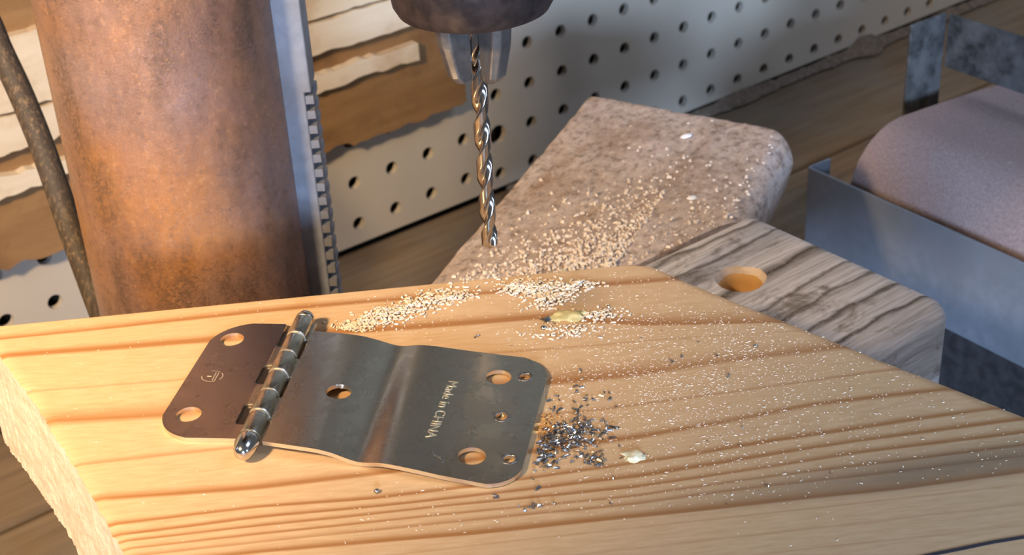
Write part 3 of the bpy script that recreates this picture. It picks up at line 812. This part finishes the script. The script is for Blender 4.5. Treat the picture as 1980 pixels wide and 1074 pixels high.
obj('pin_tip', lathe(bmesh.new(), [(a / 1000, b / 1000) for a, b in tip2], 36, (.0006, .0034), 'Y'), M_HINGE, hinge, smooth=60)
# stamped lettering: reads along the pin, from the far side towards the camera
def lettering(name, text, x, y, rot, size, parent, ext=.00004, mat=M_STAMP_GLINT, spacing=1.0):
    cu = bpy.data.curves.new(name, 'FONT'); cu.body = text; cu.size = size; cu.extrude = ext; cu.space_character = spacing; cu.resolution_u = 3
    co = bpy.data.objects.new('t', cu); COL.objects.link(co); bpy.context.view_layer.update()
    dg = bpy.context.evaluated_depsgraph_get(); me = bpy.data.meshes.new_from_object(co.evaluated_get(dg)); bpy.data.objects.remove(co)
    ca, sa = math.cos(rot), math.sin(rot)
    for v in me.vertices:
        px, py, pz = v.co; X = x + px * ca - py * sa; Y = y + px * sa + py * ca
        v.co = (X, Y, prof_z(X * 1000) + .00003 + pz)
    me.name = name
    return link(name, me, mat, parent)
l = lettering('stamped_lettering', 'Made in CHINA', .0438, .0345, math.radians(-94.0), .0036, leafR, spacing=1.02); l['label'] = 'Made in CHINA stamped in the metal'
# little worn stamp below the lettering
bm = bmesh.new()
for (x0, y0, x1, y1, w) in ((45.2, 3.9, 47.6, 2.6, .16), (47.4, 3.4, 47.9, 1.0, .22), (44.6, 5.0, 45.3, 4.2, .14)):
    d = Vector((x1 - x0, y1 - y0)).normalized(); nn = Vector((-d.y, d.x)) * w; zz = prof_z(46) * 1000 + .08
    q = [(x0 + nn.x, y0 + nn.y), (x1 + nn.x, y1 + nn.y), (x1 - nn.x, y1 - nn.y), (x0 - nn.x, y0 - nn.y)]
    prism(bm, [(a / 1000, b / 1000) for a, b in q], (zz - .12) / 1000, zz / 1000)
obj('stamped_mark', bm, M_BRIGHT, leafR)
# oval maker's stamp on the short leaf: oval ring open at places, two bars and a short dash
bm = bmesh.new()
def arc(bm, cx, cy, ax, ay, a0, a1, w, z, rot=0, n=22):
    P = []
    for k in range(n + 1):
        a = math.radians(a0 + (a1 - a0) * k / n)
        for sg in (-1, 1):
            x, y = (ax + sg * w) * math.cos(a), (ay + sg * w) * math.sin(a)
            P.append(bm.verts.new(((cx + x * math.cos(rot) - y * math.sin(rot)) / 1000, (cy + x * math.sin(rot) + y * math.cos(rot)) / 1000, z)))
    for k in range(n): bm.faces.new((P[2 * k], P[2 * k + 1], P[2 * k + 3], P[2 * k + 2]))
zt = prof_z(-18) + .00006
arc(bm, -17.8, 34.6, 2.7, 2.4, -35, 40, .14, zt); arc(bm, -17.8, 34.6, 2.7, 2.4, 55, 110, .10, zt); arc(bm, -17.8, 34.6, 2.7, 2.4, 185, 300, .16, zt)
for x in (-17.3, -16.6): prism(bm, [((x - .13) / 1000, .0330), ((x + .13) / 1000, .0330), ((x + .13) / 1000, .0363), ((x - .13) / 1000, .0363)], zt - .00008, zt)
prism(bm, [(-.0192, .03455), (-.0180, .03455), (-.0180, .0348), (-.0192, .0348)], zt - .00008, zt)
obj('stamped_emblem', bm, M_STAMP_GLINT, leafL)

# ------------------------------------------------------------------ sawdust, filings and small bits
def crumbs(name, pts, mat, size, flat=.5, elong=1.6, parent=None, seed=1):
    """pts: list of (Vector, scale): little irregular shards in one mesh"""
    R = random.Random(seed); V = []; F = []
    for p, sc in pts:
        s = size * sc * R.uniform(.55, 1.35); b = len(V)
        rot = Matrix.Rotation(R.uniform(0, 6.28), 3, 'Z') @ Matrix.Rotation(R.uniform(-.6, .6), 3, 'X')
        e = elong * R.uniform(.7, 1.5)
        for (x, y, z) in ((-1, -1, 0), (1, -1, 0), (1, 1, 0), (-1, 1, 0), (-.7, -.5, 1), (.8, -.6, .8), (.6, .7, 1.1), (-.6, .6, .8)):
            q = Vector((x * e * R.uniform(.7, 1.1), y * R.uniform(.6, 1.1) / max(1, e * .6), z * flat * 2)) * s * .5
            V.append(p + rot @ q + Vector((0, 0, s * flat * .25)))
        for f in ((0, 3, 2, 1), (4, 5, 6, 7), (0, 1, 5, 4), (1, 2, 6, 5), (2, 3, 7, 6), (3, 0, 4, 7)): F.append(tuple(b + i for i in f))
    me = bpy.data.meshes.new(name); me.from_pydata([tuple(v) for v in V], [], F)
    return link(name, me, mat, parent)
def in_board(s, t): return -1 < t < 138 and lerp(t, LT, LS) + .6 < s < lerp(t, RT_, RS) - .5
HOr = HO.to_2d()
def on_hinge(p):
    d = p - HO; x = d.dot(HU.cross(Vector((0, 0, 1)))) * 1000; y = d.dot(HU) * 1000
    return -26.5 < x < 68.5 and (-7 - .0 < y < 62) and y < 61 - max(0, x) * .19 + 1 and y > (8 if x < -3 else 5) - max(0, x) * .19 - 1.0
def scatter(fn, n, seed):
    R = random.Random(seed); out = []; tries = 0
    while len(out) < n and tries < n * 40:
        tries += 1; q = fn(R)
        if q is None: continue
        s, t, z, sc = q
        if not in_board(s, t): continue
        p = st(s, t, z)
        if on_hinge(p): continue
        out.append((p, sc))
    return out
def pile(cs, ct, rs, rt, h, ang=0):
    def f(R):
        a, b = R.gauss(0, .5), R.gauss(0, .5); d = math.exp(-(a * a + b * b) * 1.6)
        s = a * rs; t = b * rt; return cs + s * math.cos(ang) - t * math.sin(ang), ct + s * math.sin(ang) + t * math.cos(ang), R.random() * h * d, 1
    return f
def broad(R):       # loose dust spread over the right half, thinning to the left and the front
    s = R.uniform(95, 255); t = R.uniform(2, 108)
    w = math.exp(-((s - 178) / 34) ** 2 - ((t - 58) / 32) ** 2) + .10
    if noise.noise(Vector((s * .09, t * .12, 1))) + .55 < R.random() * 1.1: w *= .35
    return (s, t, 0, R.uniform(.5, 1.2)) if R.random() < w else None
def broad_left(R):
    return (R.uniform(10, 200), R.uniform(0, 125), 0, R.uniform(.5, 1.0))
P1 = scatter(pile(110, 12.5, 19, 5.5, .0010, -.42), 620, 1) + scatter(pile(96, 19, 8, 2.4, .0006, -.4), 130, 2) + scatter(pile(124, 8, 7, 3, .0008), 110, 21)
P2 = scatter(pile(147.5, 8, 10, 5, .0014, .3), 560, 3) + scatter(pile(150, 15, 6, 4, .0012), 170, 4) + scatter(pile(159, 8.5, 6, 3, .0012), 130, 5) + scatter(pile(162, 25, 8, 4, .0006), 120, 6) + scatter(pile(153, 31, 10, 5, .0004), 120, 16)
P3 = scatter(pile(149, 76, 11, 8, .0006), 130, 31) + scatter(broad, 3900, 7) + scatter(broad_left, 420, 8)
tag(crumbs('sawdust', [(p, s) for p, s in P1 + P2], M_DUST, .0006, .5, 1.5, seed=2), 'pale heaps of sawdust along the back edge of the pine board', 'sawdust', kind='stuff')
tag(crumbs('sawdust_crumbs', [(p, s) for p, s in P3], M_DUST, .00027, .4, 2.0, seed=3), 'pale sawdust crumbs scattered over the right half of the pine board', 'sawdust', kind='stuff')
# coarse crumbs on the rear block
exb = Vector((math.cos(ra), math.sin(ra), 0)); eyb = Vector((-math.sin(ra), math.cos(ra), 0)); nnw = Vector((-WD.y, WD.x, 0))
R = random.Random(11); PB = []
while len(PB) < 2900:
    x = R.uniform(.004, .088); y = R.uniform(-.2, -.002)
    p = RB + exb * (x - SKEW * y) + eyb * y
    d = (p - Vector((.0842, .4726, 0))).dot(nnw)
    if d < .001 or x < .007: continue
    w = math.exp(-(d / .028) ** 2) * (1 if .003 < x < .058 else .10) + .0025
    if R.random() > w: continue
    z = .0365 + (.0009 * noise.noise(Vector((x * 60, y * 60, 2))) + .0006 * noise.noise(Vector((x * 260, y * 160, 7))))
    PB.append((p + Vector((0, 0, z - .0002 + R.random() * .0012 * max(0, w - .3))), R.uniform(.6, 1.5)))
tag(crumbs('sawdust_heap', PB, M_DUSTG, .00078, .7, 1.15, seed=4), 'coarse sawdust crumbs heaped on the dusty wood block behind the bit', 'sawdust', kind='stuff')
# metal filings
def fil(R):
    k = R.random()
    if k < .55: return pile(146.5, 78.0, 10, 6.5, .0010, -.35)(R)
    if k < .74: return pile(138.5, 84.5, 5, 4.5, .0009)(R)
    if k < .80: return pile(151.8, 87.5, 4, 3.5, .0004)(R)
    if k < .87: return pile(129.5, 93.5, 7, 4, .0003)(R)
    if k < .90: return pile(136, 102.5, 5, .8, .0003)(R)
    if k < .94: return pile(151, 63, 9, 9, 0)(R)
    return (R.uniform(100, 215), R.uniform(20, 110), 0, R.uniform(.6, 1.1))
tag(crumbs('metal_filings', scatter(fil, 360, 12), M_FILING, .0007, .55, 1.9, seed=5), 'shiny grey metal filings spilled beside the right end of the hinge', 'metal filings', kind='stuff')
tag(crumbs('drilling_dust', scatter(pile(140.5, 73.5, 5, 6, .0004), 150, 13), M_FRESH, .0007, .4, 1.3, seed=9), 'orange drilling dust round the small hole beside the hinge', 'dust', kind='stuff')
# lumps: individually modelled
def lump(name, p, size, mat, label, cat, seed, sub=3, squash=.45, stretch=1.5, rot=0.0, amp=.35):
    bm = bmesh.new(); bmesh.ops.create_icosphere(bm, subdivisions=sub, radius=1)
    for v in bm.verts:
        n_ = 1 + amp * noise.noise(v.co * 1.6 + Vector((seed, 0, 0))) + amp * .5 * noise.noise(v.co * 4 + Vector((0, seed, 0)))
        v.co *= n_; v.co.x *= stretch; v.co.z = max(v.co.z * squash, -.18)
        v.co *= size
    o = obj(name, bm, mat, None, p, (0, 0, rot), smooth=70)
    return tag(o, label, cat)
lump('glue_flake', st(160.7, 88.3, .0003), .0018, M_GLUE, 'pale yellow dried glue flake on the pine board, right of the metal filings', 'glue flake', 3, amp=.7, squash=.3)
lump('putty_lump', st(154.4, 24.0, .0004), .0024, M_LUMP, 'greenish yellow lump beside the sawdust heap near the back of the pine board', 'lump', 5, squash=.4, stretch=1.9, amp=.5)
lump('dark_chip', st(148.6, 24.6, .0003), .0010, M_FILING, 'dark grey metal chip touching the greenish lump', 'chip', 8, sub=2, amp=.8)
lump('steel_droplet', st(147.2, 28.8, .0004), .0008, M_BRIGHT, 'bright silvery steel bead on the pine board in front of the greenish lump', 'metal bead', 9, sub=2, squash=.8, stretch=1.2, amp=.2)
lump('steel_bead', st(101.3, 91.3, .0004), .0007, M_FILING, 'single round steel bead on the pine board below the long hinge leaf', 'metal bead', 10, sub=2, squash=.9, stretch=1.0, amp=.15)
lump('steel_speck', st(199.5, 47.5, .0003), .0006, M_BRIGHT, 'lone glinting steel speck on the pine board near its angled cut', 'metal bead', 12, sub=2, squash=.8, stretch=1.2, amp=.2)
def blk(x, y): return RB + exb * x + eyb * y + Vector((0, 0, .0372))
def blk_px(wx, wy):
    d = Vector((wx, wy, 0)) - Vector((RB.x, RB.y, 0)); return blk(d.dot(exb), d.dot(eyb))
lump('white_chip', blk_px(.0723, .5413), .0018, M_WHITE, 'white chip near the far edge of the dusty wood block', 'chip', 14, sub=2, rot=.6, amp=.3)
lump('white_chip', blk_px(.0672, .4875), .0015, M_WHITE, 'white chip on the dusty wood block, close to the grey plank', 'chip', 15, sub=2, rot=.3, stretch=1.3, amp=.3)
lump('pink_chip', blk_px(.0175, .4375), .0016, M_GLUE, 'pinkish wood chip standing in the sawdust at the back edge of the pine board', 'chip', 17, sub=2, rot=1.3, stretch=1.8, amp=.3)
# small bored pit in the pine beside the hinge
bm = lathe(bmesh.new(), [(.0021, .00005), (.0017, .0006), (.0012, .0003), (.0009, -.0012), (.0001, -.0014)], 22)
tag(obj('raised_fibre_ring', bm, M_FRESH, None, st(140.4, 73.4, 0), smooth=60), 'torn orange wood fibres round a drilled spot beside the hinge', 'wood fibres')
